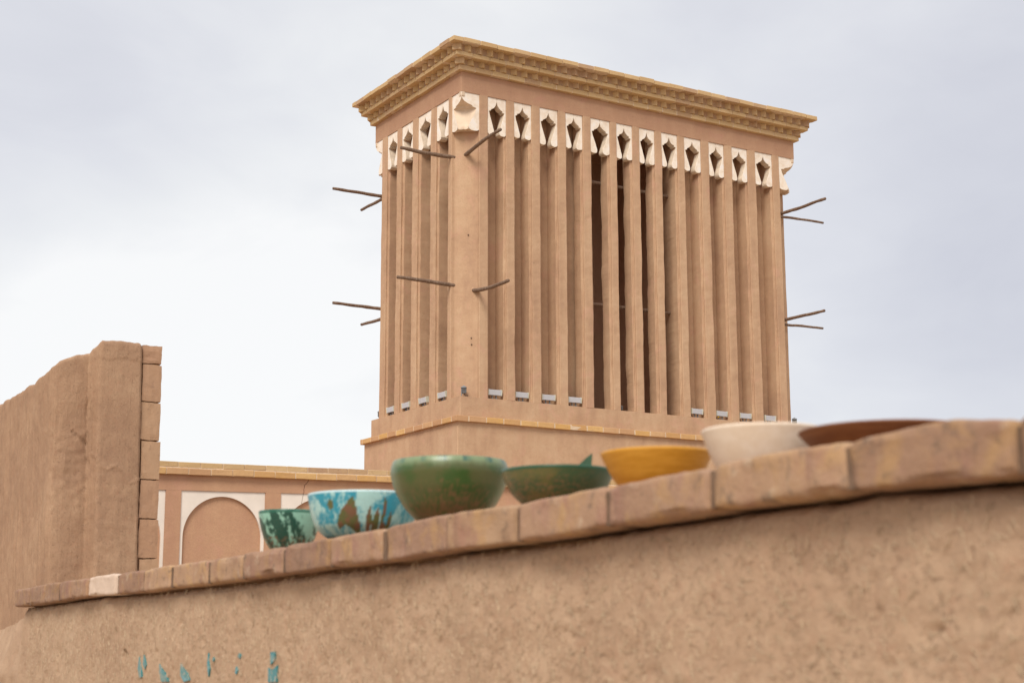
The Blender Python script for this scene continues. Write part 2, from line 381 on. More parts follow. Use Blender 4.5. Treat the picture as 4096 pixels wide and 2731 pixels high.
def corner_capital(a, b, mapf, seed):
    """a capital wrapped round a corner: half a plaque on each face, a carved hollow between them.
    a, b: distance from the corner to the pillar on either side"""
    f0 = .010; rr = random.Random(seed)
    half = [(min(.5, u*(1 if z > -.19 else .80))*2, z) for u, z in PROF]      # 0 at the pillar .. 1 at the corner
    parts = []
    for L_, sw in ((a, 0), (b, 1)):
        o = [((1-u)*L_, ZT+z) for u, z in [(0, -.001), (.998, -.001)]+half]
        mf = (lambda u, d, z: mapf(u, d, z)) if not sw else (lambda u, d, z: mapf(d, u, z))
        v, g_, n_ = prism(o, f0, f0+.04, mf); parts.append((v, g_, 1))
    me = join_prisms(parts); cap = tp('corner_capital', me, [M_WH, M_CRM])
    # edge of the opening, distance from the corner by height
    E_ = [(z, 1-u) for u, z in half if z > -.445]
    def edge(z):
        for (z0, c0), (z1, c1) in zip(E_, E_[1:]):
            if z0 >= z >= z1: return c0+(c1-c0)*(z0-z)/max(1e-6, z0-z1)
        return E_[0][1] if z > E_[0][0] else E_[-1][1]
    V = []; Fc = []; nu, nz = 14, 60
    for k in range(nz+1):
        z = -.05-.41*k/nz; c = edge(z)
        for i in range(nu+1):
            t = i/nu; up = z > -.172
            if up: dep = .030*(1-abs(2*t-1)**1.3)*min(1, (-.05-z)/.06)
            elif z > -.19: dep = .012*math.sin(math.pi*t)
            else:
                dep = .020*math.sin(math.pi*t)
            if z < -.40: dep -= .020*abs(math.sin(2*math.pi*t))*(-.40-z)/.06
            x = (c*a)*(1-t)+(f0+.004)*t+dep*.707; y = (f0+.004)*(1-t)+(c*b)*t+dep*.707
            V.append(mapf(x, y, ZT+z-(.012*abs(math.sin(2*math.pi*t)) if k == nz else 0)))
    for k in range(nz):
        for i in range(nu):
            q_ = k*(nu+1)+i; Fc.append((q_, q_+1, q_+nu+2, q_+nu+1))
    # underside
    o = len(V)
    V += [mapf(a, f0, ZT-.455), mapf(a, .10, ZT-.462), mapf(.10, b, ZT-.462), mapf(f0, b, ZT-.455)]
    Fc.append(tuple(nz*(nu+1)+i for i in range(nu+1))+(o+3, o+2, o+1, o))
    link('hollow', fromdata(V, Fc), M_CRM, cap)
corner_capital(.262, .24, lambda x, y, z: (x, y, z), 1)
corner_capital(.28, .26, lambda x, y, z: (L-x, y, z), 2)
corner_capital(.25, .22, lambda x, y, z: (x, W-y, z), 3)

# brick courses
def course(z0, z1, o_, mat, xs=None, dep=.12, gap=.009, mort=.008, pitch=.24, jit=.0025, corner=True, sides='RL', bev=.004):
    """a course of bricks round the two visible sides, backed by a mortar band"""
    tp('mortar_band', boxmesh(-o_+mort, L+o_-mort, -o_+mort, W+o_-mort, z0+.002, z1-.002), M_MOR)
    x = -o_; first = True
    while x < L+o_-.02:
        ln = pitch if not first else pitch*random.uniform(.6, 1.)
        x1 = min(x+ln-gap, L+o_); 
        if L+o_-x1 < .05: x1 = L+o_
        dz = random.uniform(-jit, jit); dy = random.uniform(-jit, jit)
        me = boxmesh(-(x1-x)/2, (x1-x)/2, 0, dep, 0, z1-z0, bev, .0025); ob = tp('brick', me, mat)
        ob.location = ((x+x1)/2, -o_+dy, z0+dz); x = x1+gap; first = False
    y = -o_+dep+gap
    while y < W+o_-.02:
        y1 = min(y+pitch-gap, W+o_)
        if W+o_-y1 < .05: y1 = W+o_
        me = boxmesh(0, dep, -(y1-y)/2, (y1-y)/2, 0, z1-z0, bev, .0025); ob = tp('brick', me, mat)
        ob.location = (-o_+random.uniform(-jit, jit), (y+y1)/2, z0+random.uniform(-jit, jit)); y = y1+gap
course(-.315, -.25, oc, M_BRY, jit=.002, gap=.014, mort=.003)
course(4.057, 4.121, .055, M_BRC, mort=.004)
course(4.199, 4.252, .150, M_BRC)
course(4.342, 4.398, .242, M_BRC, jit=.005)
tp('mortar_band', boxmesh(-.045, L+.045, -.045, W+.045, 4.119, 4.20), M_MRS)
tp('mortar_band', boxmesh(-.135, L+.135, -.135, W+.135, 4.25, 4.344), M_MRS)
tp('roof', grid_box(-.20, L+.20, -.20, W+.20, 4.39, 4.41, .003, .02), M_AD)
dents = [boxmesh(-.055, .055, -.055, .055, 0, 1, .006, .003) for _ in range(6)]
for z0, z1, o_ in ((4.124, 4.197, .045), (4.255, 4.340, .135)):
    pl = []
    pl.append((-o_+.012, -o_+.012))
    n_ = int((L+2*o_)/.155)
    pl += [(-o_+(L+2*o_)*i/n_, -o_+.030) for i in range(1, n_)]+[(L+o_-.012, -o_+.012)]
    n_ = int((W+2*o_)/.158)
    pl += [(-o_+.030, -o_+(W+2*o_)*i/n_) for i in range(1, n_)]+[(-o_+.012, W+o_-.012)]
    for x, y in pl:
        ob = tp('dentil_brick', random.choice(dents), M_BRC)
        ob.location = (x, y, z0); ob.scale = (1, 1, z1-z0); ob.rotation_euler = (0, 0, math.radians(45+random.uniform(-5, 5)))

for (x, y, z) in ((.205, .094, .735), (.207, .092, .655), (.175, .120, 2.02)):  # dark balls standing in for small shaded holes in the chamfer
    b = bmesh.new(); bmesh.ops.create_icosphere(b, subdivisions=1, radius=.011)
    me = bpy.data.meshes.new('hole_ball'); b.to_mesh(me); b.free(); me.transform(Matrix.Translation((x, y, z))); tp('dark_hole_ball', me, M_WD)
# wooden beams
def beam(p0, p1, r, seed, bend=.02, name='wooden_beam'):
    p0, p1 = Vector(p0), Vector(p1); rr = random.Random(seed); n_ = 14
    b1 = Vector((rr.uniform(-1, 1), rr.uniform(-1, 1), rr.uniform(-1, 1)))*bend
    pts = []
    for i in range(n_+1):
        t = i/n_; pts.append(p0.lerp(p1, t)+b1*math.sin(t*math.pi)+Vector((sn((t*3+seed, 0, 0), 1.5, .008), 0, sn((t*3, seed, 0), 1.5, .008))))
    me = tube(pts, [r*(1.12-.25*i/n_+sn((i*.8, seed, 0), 1, .15)) for i in range(n_+1)], 10, .12)
    return tp(name, me, M_WD, True)
r = .022
beam((.166, .28, 3.03), (.13, -.727, 3.112), r*1.08, 1)
beam((.235, .24, 1.345), (.17, -.83, 1.25), r*1.08, 2)
beam((.15, .258, 3.024), (-.695, .255, 3.022), r*1.12, 3)
beam((.15, .262, 1.398), (-.72, .255, 1.414), r*1.1, 4)
beam((.30, W-.18, 3.00), (-.697, W-.18, 3.008), r, 5)
beam((.30, W-.20, 1.465), (-.665, W-.18, 1.477), r, 6)
beam((.15, 2.0, 3.03), (.15, 3.10, 3.06), r, 7)
beam((.15, 2.0, 1.38), (.15, 3.04, 1.42), r, 8)
beam((5.15, .35, 3.00), (5.20, -.79, 3.003), r, 9)
beam((5.13, .35, 1.475), (5.20, -.68, 1.473), r, 10)
beam((5.1, .2, 2.975), (6.06, .2, 3.012), r*.8, 11)
beam((5.1, .2, 1.44), (5.97, .2, 1.468), r*.8, 12)
beam((1.80, .215, 3.01), (3.45, .215, 2.99), r*1.05, 13, .006)
beam((1.80, .215, 1.38), (3.45, .215, 1.40), r*1.05, 14, .006)
beam((.22, .2, 2.62), (.22, 2.2, 2.60), r*1.1, 15, .006)
# mud collars where the two nearest beams enter the chamfered corner
for (x, y, z) in ((.160, .140, 3.035), (.226, .084, 1.332), (.008, .25, 3.022), (.008, .255, 1.398)):
    b = bmesh.new(); bmesh.ops.create_uvsphere(b, u_segments=14, v_segments=8, radius=.043)
    for v in b.verts: v.co = Vector((v.co.x*.8, v.co.y*.8, v.co.z*1.0)) + v.normal*sn(v.co, 30, .006)
    me = bpy.data.meshes.new('collar'); b.to_mesh(me); b.free(); me.transform(Matrix.Translation((x+.015, y+.02, z))); tp('mud_collar', me, M_AD, True)

# ------------------------------------------------------------------ floodlights standing in the slots
def floodlight(loc, rz, tilt, label, seed, wd=.205):
    t = empty('floodlight', label, 'floodlight', loc, 'floodlights in the slots of the wind tower'); t.rotation_euler = (0, 0, rz)
    h = wd/2
    me = boxmesh(-h+.008, h-.008, -.018, .018, -.033, .033, .003); hs = link('housing', me, M_LMP, t, loc=(0, 0, .085)); hs.rotation_euler = (tilt, 0, 0)
    for s in (-1, 1):
        c = link('end_cap', boxmesh(-.005, .005, -.023, .023, -.037, .037, .002), M_LME, t, loc=(s*(h-.003), 0, .085)); c.rotation_euler = (tilt, 0, 0)
        link('bracket', boxmesh(-.004, .004, -.008, .008, 0, .056, .001), M_GRY, t, loc=(s*.028, .012, .0))
    link('base_plate', boxmesh(-.045, .045, -.02, .025, 0, .006, .001), M_GRY, t)
    rr = random.Random(seed); pts = [(-h*.75, .02, .07), (-h*.8, .022, .04), (-h*.6, .02, .015), (-h*.3, .03, .004), (0, .05, .003)]
    link('cable', tube(pts, [.004]*5, 6), M_BLK, t, True)
    return t
ords = ['first', 'second', 'third', 'fourth']
for k, i in enumerate((0, 1, 2, 3)):
    a, b_ = NR[i]; wd = .185 if k < 3 else .19
    floodlight(((a+b_)/2-.012, .05, .001), math.radians(random.uniform(-3, 3)), math.radians(7), '%s white floodlight to the right of the front corner pillar, on the long side' % ords[k], i, wd)
for k, i in enumerate((8, 9, 10, 11)):
    a, b_ = NR[i]
    floodlight(((a+b_)/2+(-.01), .05, .001), math.radians(random.uniform(-4, 4)), math.radians(7),
               ['white floodlight just right of the dark open slots', 'white floodlight with a yellow clip, second right of the dark open slots', 'white floodlight third right of the dark open slots', 'white floodlight in the last slot before the far right corner pillar'][k], i, .19)
for k, i in enumerate((0, 1, 2, 3)):
    a, b_ = NL[i]
    floodlight((.05, (a+b_)/2+[.03, .05, .03, .03][k], .001), math.radians(-90), math.radians(7),
               ['half hidden white floodlight just left of the front corner pillar, on the short side', 'white floodlight second left of the front corner pillar, on the short side', 'white floodlight third left of the front corner pillar, on the short side', 'white floodlight in the slot nearest the far left corner'][k], 20+i, .20)
fl9 = [o for o in COL.objects if o.name.startswith('floodlight') and 'yellow' in o.get('label', '')][0]
link('clip', boxmesh(-.012, .012, -.006, .006, 0, .02, .002), simple('yellow_plastic', (.7, .42, .03)), fl9, loc=(-.05, -.0, .03))

def spotlight(loc, label, s=1., rz=0):
    t = empty('spotlight', label, 'spotlight', loc, 'small grey spotlights on the tower ledge'); t.rotation_euler = (0, 0, rz)
    prof = [(.018, .045), (.024, .05), (.026, .11), (.036, .112), (.036, .122), (.03, .128), (.012, .135), (.011, .142), (0, .144)]
    V = []; Fc = []; n_ = 18
    for r_, z in prof:
        for i in range(n_): V.append((r_*s*math.cos(2*math.pi*i/n_), r_*s*math.sin(2*math.pi*i/n_), z*s))
    for k in range(len(prof)-1):
        for i in range(n_): j = (i+1) % n_; Fc.append((k*n_+i, k*n_+j, (k+1)*n_+j, (k+1)*n_+i))
    link('housing', fromdata(V, Fc), M_GRY, t, True)
    fin = boxmesh(-.0015*s, .0015*s, .024*s, .032*s, .055*s, .108*s); fin.materials.append(M_GRY)
    for i in range(12):
        f_ = bpy.data.objects.new('cooling_fin', fin); COL.objects.link(f_); f_.parent = t; f_.rotation_euler = (0, 0, i*math.pi/6)
    link('bracket', boxmesh(-.034*s, -.029*s, -.006*s, .006*s, 0, .07*s), M_GRY, t)
    link('base_plate', boxmesh(-.036*s, .03*s, -.02*s, .02*s, 0, .006*s, .001), M_GRY, t)
    link('cable', tube([(.0, 0, .045*s), (.02*s, -.01, .02*s), (.04*s, -.01, .028*s), (.052*s, -.01, .012*s), (.035*s, -.012, .003), (.08*s, .0, .003), (.13*s, -.02, .003)], [.0035]*7, 6), M_BLK, t, True)
    return t
spotlight((.102, .09, 0), 'grey ribbed spotlight on the ledge at the foot of the front corner pillar')
spotlight((L-.06, .13, 0), 'grey spotlight on the ledge at the far right corner of the tower', 1., .5)
spotlight((2.42, .12, 0), 'small grey spotlight inside the second dark open slot', .6, .3)
spotlight((.12, W-.02, 0), 'grey spotlight peeping round the far left corner of the tower', 1., 1.2)

# ------------------------------------------------------------------ low arcade wall in front of the tower
AY = -.30; ax0, ax1 = -6.9, 9.0
AW = empty('arcade_wall', 'low wall with white framed blind arches and two courses of yellow brick on top', 'wall', (-1.35, AY+.1, GZ))
AI = Matrix.Translation((1.35, -AY-.1, -GZ))
def ap(name, me, mat, smooth=False):
    o = link(name, me, mat, AW, smooth); o.matrix_parent_inverse = AI; return o
sl_ = .0165
zl = lambda x, z: z+sl_*(x+3.69)           # the whole wall top falls slightly to the left
def sheared(x0, x1, y0, y1, z0, z1, **k):
    me = boxmesh(x0, x1, y0, y1, z0, z1, **k)
    return me
body = [(ax0, GZ-.05), (ax1, GZ-.05), (ax1, zl(ax1, -1.16)), (ax0, zl(ax0, -1.16))]
v, f, n_ = prism(body, AY+.04, -.08, mapR); ap('wall_body', join_prisms([(v, f, 0)]), M_ARC)
ptop = lambda x: -1.304+.022*(x+3.0)
pan = [(-5.701, -4.768), (-4.591, -3.647), (-3.481, -2.548), (-2.37, -1.437), (-1.26, -.327)]
pbot = -2.62
# top band, split by the crack
crack = [(-2.052, -1.11), (-2.058, -1.150), (-2.075, -1.172), (-2.098, -1.192), (-2.101, -1.225), (-2.108, -1.240), (-2.103, -1.268), (-2.112, -1.31)]
g = .0035
lft = [(x-g, z) for x, z in crack]; rgt = [(x+g, z) for x, z in crack]
lo = [(ax0, ptop(ax0)), (crack[-1][0]-g, ptop(crack[-1][0]))]
band1 = [(ax0, ptop(ax0))]+[(lft[-1][0], ptop(lft[-1][0]))]+[(x, z) for x, z in lft[::-1][1:-1]]+[(lft[0][0], zl(lft[0][0], -1.158)), (ax0, zl(ax0, -1.158))]
band2 = [(rgt[-1][0], ptop(rgt[-1][0])), (ax1, ptop(ax1)), (ax1, zl(ax1, -1.158)), (rgt[0][0], zl(rgt[0][0], -1.158))]+[(x, z) for x, z in rgt[1:-1]]
for bnd in (band1, band2):
    v, f, n_ = prism(bnd, AY, AY+.043, mapR); ap('top_band', join_prisms([(v, f, 0)]), M_ARC)
edges = [ax0]+[e_ for p_ in pan for e_ in p_]+[ax1]
for i in range(0, len(edges), 2):
    a, b_ = edges[i], edges[i+1]
    v, f, n_ = prism([(a, pbot), (b_, pbot), (b_, ptop(b_)-.0005), (a, ptop(a)-.0005)], AY+.0006, AY+.043, mapR); ap('pilaster', join_prisms([(v, f, 0)]), M_ARC)
v, f, n_ = prism([(ax0, GZ), (ax1, GZ), (ax1, pbot-.001), (ax0, pbot-.001)], AY, AY+.043, mapR); ap('plinth', join_prisms([(v, f, 0)]), M_ARC)
for pi_, (a, b_) in enumerate(pan):
    cx = (a+b_)/2; R_ = (b_-a)/2-.032; zc = ptop(cx)-.055-R_
    arc = [(cx+R_*math.cos(t), zc+R_*math.sin(t)) for t in [math.pi*i/36 for i in range(37)]]   # right to left
    z_ = .001
    if pi_ == 3:
        # this panel is cracked through its upper left corner
        cl = [(-2.106, ptop(-2.106)-z_), (-2.112, -1.33), (-2.121, -1.37), (-2.125, -1.40)]
        arcL = [p_ for p_ in arc if p_[0] < -2.128]; arcR = [p_ for p_ in arc if p_[0] >= -2.122]
        left = [(a+z_, ptop(a)-z_), (a+z_, pbot), (cx-R_, pbot)]+arcL[::-1]+[(x-.003, z) for x, z in cl[::-1]]
        right = [(b_-z_, ptop(b_)-z_)]+[(x+.003, z) for x, z in cl]+arcR[::-1]+[(cx+R_, pbot), (b_-z_, pbot)]
        pr = [prism(left, AY+.012, AY+.042, mapR), prism(right, AY+.012, AY+.042, mapR)]
        me = join_prisms([(x[0], x[1], 0) for x in pr])
    else:
        o_ = [(b_-z_, pbot), (b_-z_, ptop(b_)-z_), (a+z_, ptop(a)-z_), (a+z_, pbot), (cx-R_, pbot)]+arc[::-1]+[(cx+R_, pbot)]
        v, f, n_ = prism(o_, AY+.012, AY+.042, mapR); me = join_prisms([(v, f, 0)])
    ap('white_arch_panel', me, M_WHP)
# coping: two courses
def acourse(zb, zt, yo, off, mat):
    v, f, n_ = prism([(ax0, zl(ax0, zb)+.001), (ax1, zl(ax1, zb)+.001), (ax1, zl(ax1, zt)-.001), (ax0, zl(ax0, zt)-.001)], yo+.007, -.02, mapR); ap('mortar_band', join_prisms([(v, f, 0)]), M_MOR)
    x = ax0-off
    while x < ax1-.1:
        ln = .2415+random.uniform(-.004, .004)
        me = boxmesh(0, ln-.010, 0, .11, 0, zt-zb, .004, .0025); ob = ap('brick', me, mat)
        ob.location = (x, yo+random.uniform(-.002, .002), zl(x, zb)+random.uniform(-.002, .002)); ob.rotation_euler = (0, -math.atan(sl_)+random.uniform(-.006, .006), random.uniform(-.01, .01))
        x += ln
acourse(-1.158, -1.094, -.352, .13, M_BRY)
acourse(-1.082, -1.026, -.338, .01, M_BRC)
v, f, n_ = prism([(ax0, zl(ax0, -1.094)), (ax1, zl(ax1, -1.094)), (ax1, zl(ax1, -1.080)), (ax0, zl(ax0, -1.080))], -.337, -.02, mapR); ap('mortar_band', join_prisms([(v, f, 0)]), M_MOR)

# ------------------------------------------------------------------ eroded mud wall at the left
MW = empty('mud_wall', 'tall eroded brown mud wall with a square end pier edged with bricks, at the left', 'wall', (-6.1, -5.5, GZ))
MI_ = Matrix.Translation((6.1, 5.5, -GZ))
def mp_(name, me, mat, smooth=False):
    o = link(name, me, mat, MW, smooth); o.matrix_parent_inverse = MI_; return o
key = [(-5.856, -6.10, -1.006, (0, 0)), (-5.856, -6.265, -1.006, (0, 0)), (-5.872, -6.28, -.998, (0, 0)), (-6.0, -6.285, -.992, (0, 0)), (-6.122, -6.28, -1.0, (0, 0)), (-6.139, -6.27, -1.015, (0, 0)),
       (-6.162, -6.19, -1.050, (0, 0)), (-6.172, -6.17, -1.075, (0, 0)), (-6.25, -6.168, -1.092, (0, 0)), (-6.32, -6.165, -1.125, (0, 0)), (-6.375, -6.155, -1.158, (0, 0)), (-6.392, -6.10, -1.172, (0, 0)),
       (-6.40, -5.9, -1.200, (0, 0)), (-6.40, -5.55, -1.222, (0, 0)), (-6.40, -4.77, -1.232, (0, 0)), (-6.41, -4.0, -1.25, (0, 0)), (-6.42, -2.6, -1.27, (0, 0)), (-6.42, -.6, -1.3, (0, 0))]
pts = []
for a, b_ in zip(key, key[1:]):
    A_, B_ = Vector(a[:3]), Vector(b_[:3]); ln = (A_.xy-B_.xy).length
    far = a[1] > -5.0
    k = max(1, int(ln/(.03 if far else .0085)))
    for i in range(k): pts.append(A_.lerp(B_, i/k))
pts.append(Vector(key[-1][:3]))
cr1 = lambda z: -6.168+.012*math.sin(z*9)+.008*math.sin(z*23)     # crack beside the pier
V = []; Fc = []; rows = []
zs = [0, .004, .012, .024, .04, .06]; zq = .07
while zq < 1.45: zs.append(zq); zq += .0105
zs += [1.6, 1.9, 2.4, 3.0, 3.6]
inr = [.02, .009, .003, .0006, 0, 0]
for i, p_ in enumerate(pts):
    a_, b_ = pts[max(0, i-2)], pts[min(len(pts)-1, i+2)]
    d = (b_-a_).xy.normalized(); nn = Vector((-d.y, d.x))    # travelling leftwards: outward is to camera side
    longf = max(0, min(1, (p_.y+6.14)/.2))
    topn = sn((p_.x*3, p_.y*3, 0), 2.2, .012*(.4+longf))+sn((p_.x*3, p_.y*3, 4), 9, .006)
    zt = p_.z+topn
    col = [Vector((p_.x-nn.x*.09, p_.y-nn.y*.09, zt+.0))]
    for r_, dz in enumerate(zs):
        z = zt-dz; q_ = Vector((p_.x, p_.y, z))
        h = sn(q_, 2.0, .010)+sn(q_, 6, .005)+sn(q_, 19, .0022)+sn(q_, 45, .0012)
        sv_ = noise.noise(Vector((p_.x*6+p_.y*6, 0, z*.9)))*.010*longf+noise.noise(Vector((p_.y*22, 3, z*2.2)))*.006*longf; h += sv_
        if p_.y < -6.2: h *= .45
        # crumbled zone low on the setback face
        if p_.y < -6.12 and p_.x < -6.16:
            h += (sn(q_, 24, .005)*max(0, min(1, (-1.45-z)/.2)))*max(0, min(1, (z+2.2)/.3))
            dx = abs(p_.x-cr1(z))
            if dx < .008 and -2.15 < z < -1.25: h -= .014*(1-dx/.008)*(.5+noise.noise(Vector((0, 0, z*8))))
            cz = -1.55-.8*(p_.x+6.33)+.02*math.sin(p_.x*60)
            if -6.27 < p_.x < -6.17 and abs(z-(-1.585+(-6.27-p_.x)*.75)) < .009: h -= .008
        if p_.y < -6.2:
            zc_ = -1.75-.5*(p_.x+6.14)-.03*math.sin(p_.x*40)
            if z < zc_-.02: h += sn(q_, 22, .003)
            elif z < zc_: h += .004
            # ledge near the top of the pier
            if z < -1.115+.01*math.sin(p_.x*25): h -= .003
        ii = inr[r_] if r_ < len(inr) else 0
        sh = .022*(-1.0-z)
        col.append(Vector((p_.x+nn.x*(h-ii)+sh, p_.y+nn.y*(h-ii), z)))
    rows.append(col)
nr = len(rows[0]); V = [v for c in rows for v in c]
for i in range(len(rows)-1):
    for k in range(nr-1): Fc.append((i*nr+k, (i+1)*nr+k, (i+1)*nr+k+1, i*nr+k+1))
mp_('mud_body', fromdata(V, Fc), M_MUL, True)
mp_('wall_core', boxmesh(-6.30, -5.70, -6.0, -.8, GZ, -1.40), M_MUL)
mp_('mortar_fill', boxmesh(-5.838, -5.738, -6.232, -6.03, GZ, -1.02), M_MUL)
zz = -1.002; first = True
while zz > GZ:
    h_ = .117 if first else .2435
    w_ = random.uniform(.122, .128); sh = .022*(-1.0-zz)+random.uniform(-.003, .003)
    b = bmesh.new(); bmesh.ops.create_cube(b, size=1); bmesh.ops.scale(b, vec=(w_, .24, h_), verts=b.verts)
    bmesh.ops.subdivide_edges(b, edges=b.edges[:], cuts=5, use_grid_fill=True)
    for v in b.verts:
        e3 = sum(1 for c, s_ in zip(v.co, (w_/2, .12, h_/2)) if abs(abs(c)-s_) < 1e-4)
        if e3 >= 2: v.co *= .985
        v.co += Vector([noise.noise(v.co*25+Vector((zz*9, k, 0)))*.0045+noise.noise(v.co*60+Vector((zz*9, k, 7)))*.002+noise.noise(v.co*8+Vector((k, zz*9, 3)))*.003 for k in range(3)])
    me = bpy.data.meshes.new('b'); b.to_mesh(me); b.free()
    ob = mp_('brick', me, M_BRR, True); ob.location = (-5.784+sh, -6.135, zz-h_/2); ob.rotation_euler = (0, random.uniform(-.012, .012), random.uniform(-.015, .015))
    for p_ in me.polygons: p_.use_smooth = False
    zz -= h_+.0045+random.uniform(0, .003); first = False

# ------------------------------------------------------------------ foreground parapet
PA = -.07; tn = Vector((-math.sin(PA), math.cos(PA), 0)); nn_ = Vector((math.cos(PA), math.sin(PA), 0)); PP = 1.05
def WP(s, q, z): return CAMP+tn*s+nn_*(PP+q)+Vector((0, 0, z))
PW = empty('parapet_wall', 'rough straw-mud wall topped by weathered square bricks, running across the foreground', 'wall', WP(3, .15, GZ-CAMP.z))
PM = Matrix.Translation(-PW.location)
def pp(name, me, mat, smooth=False):
    o = link(name, me, mat, PW, smooth); o.matrix_parent_inverse = PM; return o
TOPZ = [(8.18, .212), (7.82, .212), (7.434, .216), (6.594, .212), (6.034, .2095), (5.62, .2065), (5.274, .2065), (4.822, .2035), (4.459, .201), (3.397, .205), (3.043, .2085), (2.732, .2065), (2.379, .207), (2.052, .211), (1.717, .2105), (1.6, .212), (1.5, .2122), (1.455, .208), (1.39, .202), (1.372, .208), (0, .205)]
BOTZ = [(8.187, .150), (7.796, .1485), (6.836, .153), (6.487, .154), (5.974, .149), (5.607, .146), (5.218, .147), (4.812, .145), (4.452, .1455), (4.089, .148), (3.376, .146), (3.039, .150), (2.701, .149), (2.361, .154), (2.039, .158), (1.711, .158), (1.391, .151), (0, .151)]
def itp(T_, s_):
    s_ /= .75
    for (a, za), (b_, zb) in zip(T_, T_[1:]):
        if a >= s_ >= b_: return zb+(za-zb)*(s_-b_)/(a-b_)
    return T_[0][1] if s_ > T_[0][0] else T_[-1][1]
# mud face
V = []; Fc = []
ss = []; s_ = .35
while s_ < 6.2: ss.append(s_); s_ += .004+.0014*s_
s_end = 6.165
ztop = .149; zr = [.004, .003, -.001, -.0055, -.011]; zz = ztop-.022
while zz > -.17: zr.append(zz); zz -= .005
zr += [-.25, -.4, -.8, -1.3, GZ-CAMP.z-.03]
qr = [.16, .060, .046, .040, .036]
shelf = .034
GR = {}
_r = random.Random(11)
for _ in range(1100):
    s0 = .8+5.4*_r.random(); z0 = _r.uniform(-.17, .12); a0 = _r.uniform(0, math.pi); l0 = _r.uniform(.002, .013)*(1 if _r.random() < .85 else 1.8); wd_ = _r.uniform(.002, .0042); dp = _r.uniform(.0012, .0042)
    g_ = (s0-math.cos(a0)*l0, z0-math.sin(a0)*l0, s0+math.cos(a0)*l0, z0+math.sin(a0)*l0, wd_, dp)
    for i in range(int((s0-.03)/.05), int((s0+.03)/.05)+1):
        for j in range(int((z0+1-.03)/.05), int((z0+1+.03)/.05)+1): GR.setdefault((i, j), []).append(g_)
def face_h(s_, z):
    p_ = WP(s_, 0, z)
    h = sn(p_, 3, .010)+sn(p_, 9, .006)+sn(p_, 30, .0018)+sn(p_, 70, .0011)
    for ax, az, bx, bz, wd_, dp in GR.get((int(s_/.05), int((z+1)/.05)), ()):
        dx, dz = bx-ax, bz-az; t = max(0, min(1, ((s_-ax)*dx+(z-az)*dz)/(dx*dx+dz*dz)))
        d = math.hypot(s_-ax-dx*t, z-az-dz*t)
        if d < wd_*1.6: h -= dp*(1-d/(wd_*1.6))
    return h
for s_ in ss:
    zt0 = itp(BOTZ, s_)-.006+noise.noise(Vector((s_*9, 0, 2)))*.005+noise.noise(Vector((s_*40, 0, 2)))*.003
    for k, z in enumerate(zr):
        if k < 5: z = zt0+z
        else: z = min(z, zt0-.013-.0004*(k-5))
        h = face_h(s_, z)
        if k < 5: h *= .6
        hd = math.hypot((s_-4.522), z+.022)
        if hd < .015+.004*math.sin(s_*300): h -= .04
        q_ = (qr[k] if k < 5 else shelf)-h
        e_ = max(0, s_-(s_end-.06)); bt = min(.3, max(0, .13-z))*.30*max(0, min(1, (s_-5.9)/.26))
        V.append(WP(s_+bt, q_+e_*e_*8, z))
m_ = len(zr)
for i in range(len(ss)-1):
    for k in range(m_-1): Fc.append((i*m_+k, (i+1)*m_+k, (i+1)*m_+k+1, i*m_+k+1))
pp('mud_face', fromdata(V, Fc), M_MUD, True)
b8 = [WP(s_, q_, z) for z in (GZ-CAMP.z, .146) for s_, q_ in ((.3, .07), (6.12, .07), (6.12, .3), (.3, .3))]
pp('wall_core', fromdata(b8, [(0, 3, 2, 1), (4, 5, 6, 7), (0, 1, 5, 4), (1, 2, 6, 5), (2, 3, 7, 6), (3, 0, 4, 7)]), M_MUD)
# mud shoulder running down beyond the last coping brick
V = []; Fc = []; nu, nv = 50, 70
for i in range(nu+1):
    u = i/nu
    for j in range(nv+1):
        s_ = 6.08+u*1.6
        zt_ = .146+.004-.055*u-.02*max(0, u-.1)
        t = j/nv; z = zt_-t*t*1.6; q_ = .12+.06*u-.28*min(.22, zt_-z)
        if j == 0: pq = WP(s_, q_+.25, zt_+.0)
        else:
            pq = WP(s_, q_, z); pq += -nn_*(sn(pq, 4, .02)+sn(pq, 14, .008)+sn(pq, 40, .003))
            if j < 4: pq += nn_*(.012, .004, 0)[j-1]
        V.append(pq)
for i in range(nu):
    for j in range(nv): a_ = i*(nv+1)+j; Fc.append((a_, a_+nv+1, a_+nv+2, a_+1))
pp('mud_shoulder', fromdata(V, Fc), M_MUD, True)
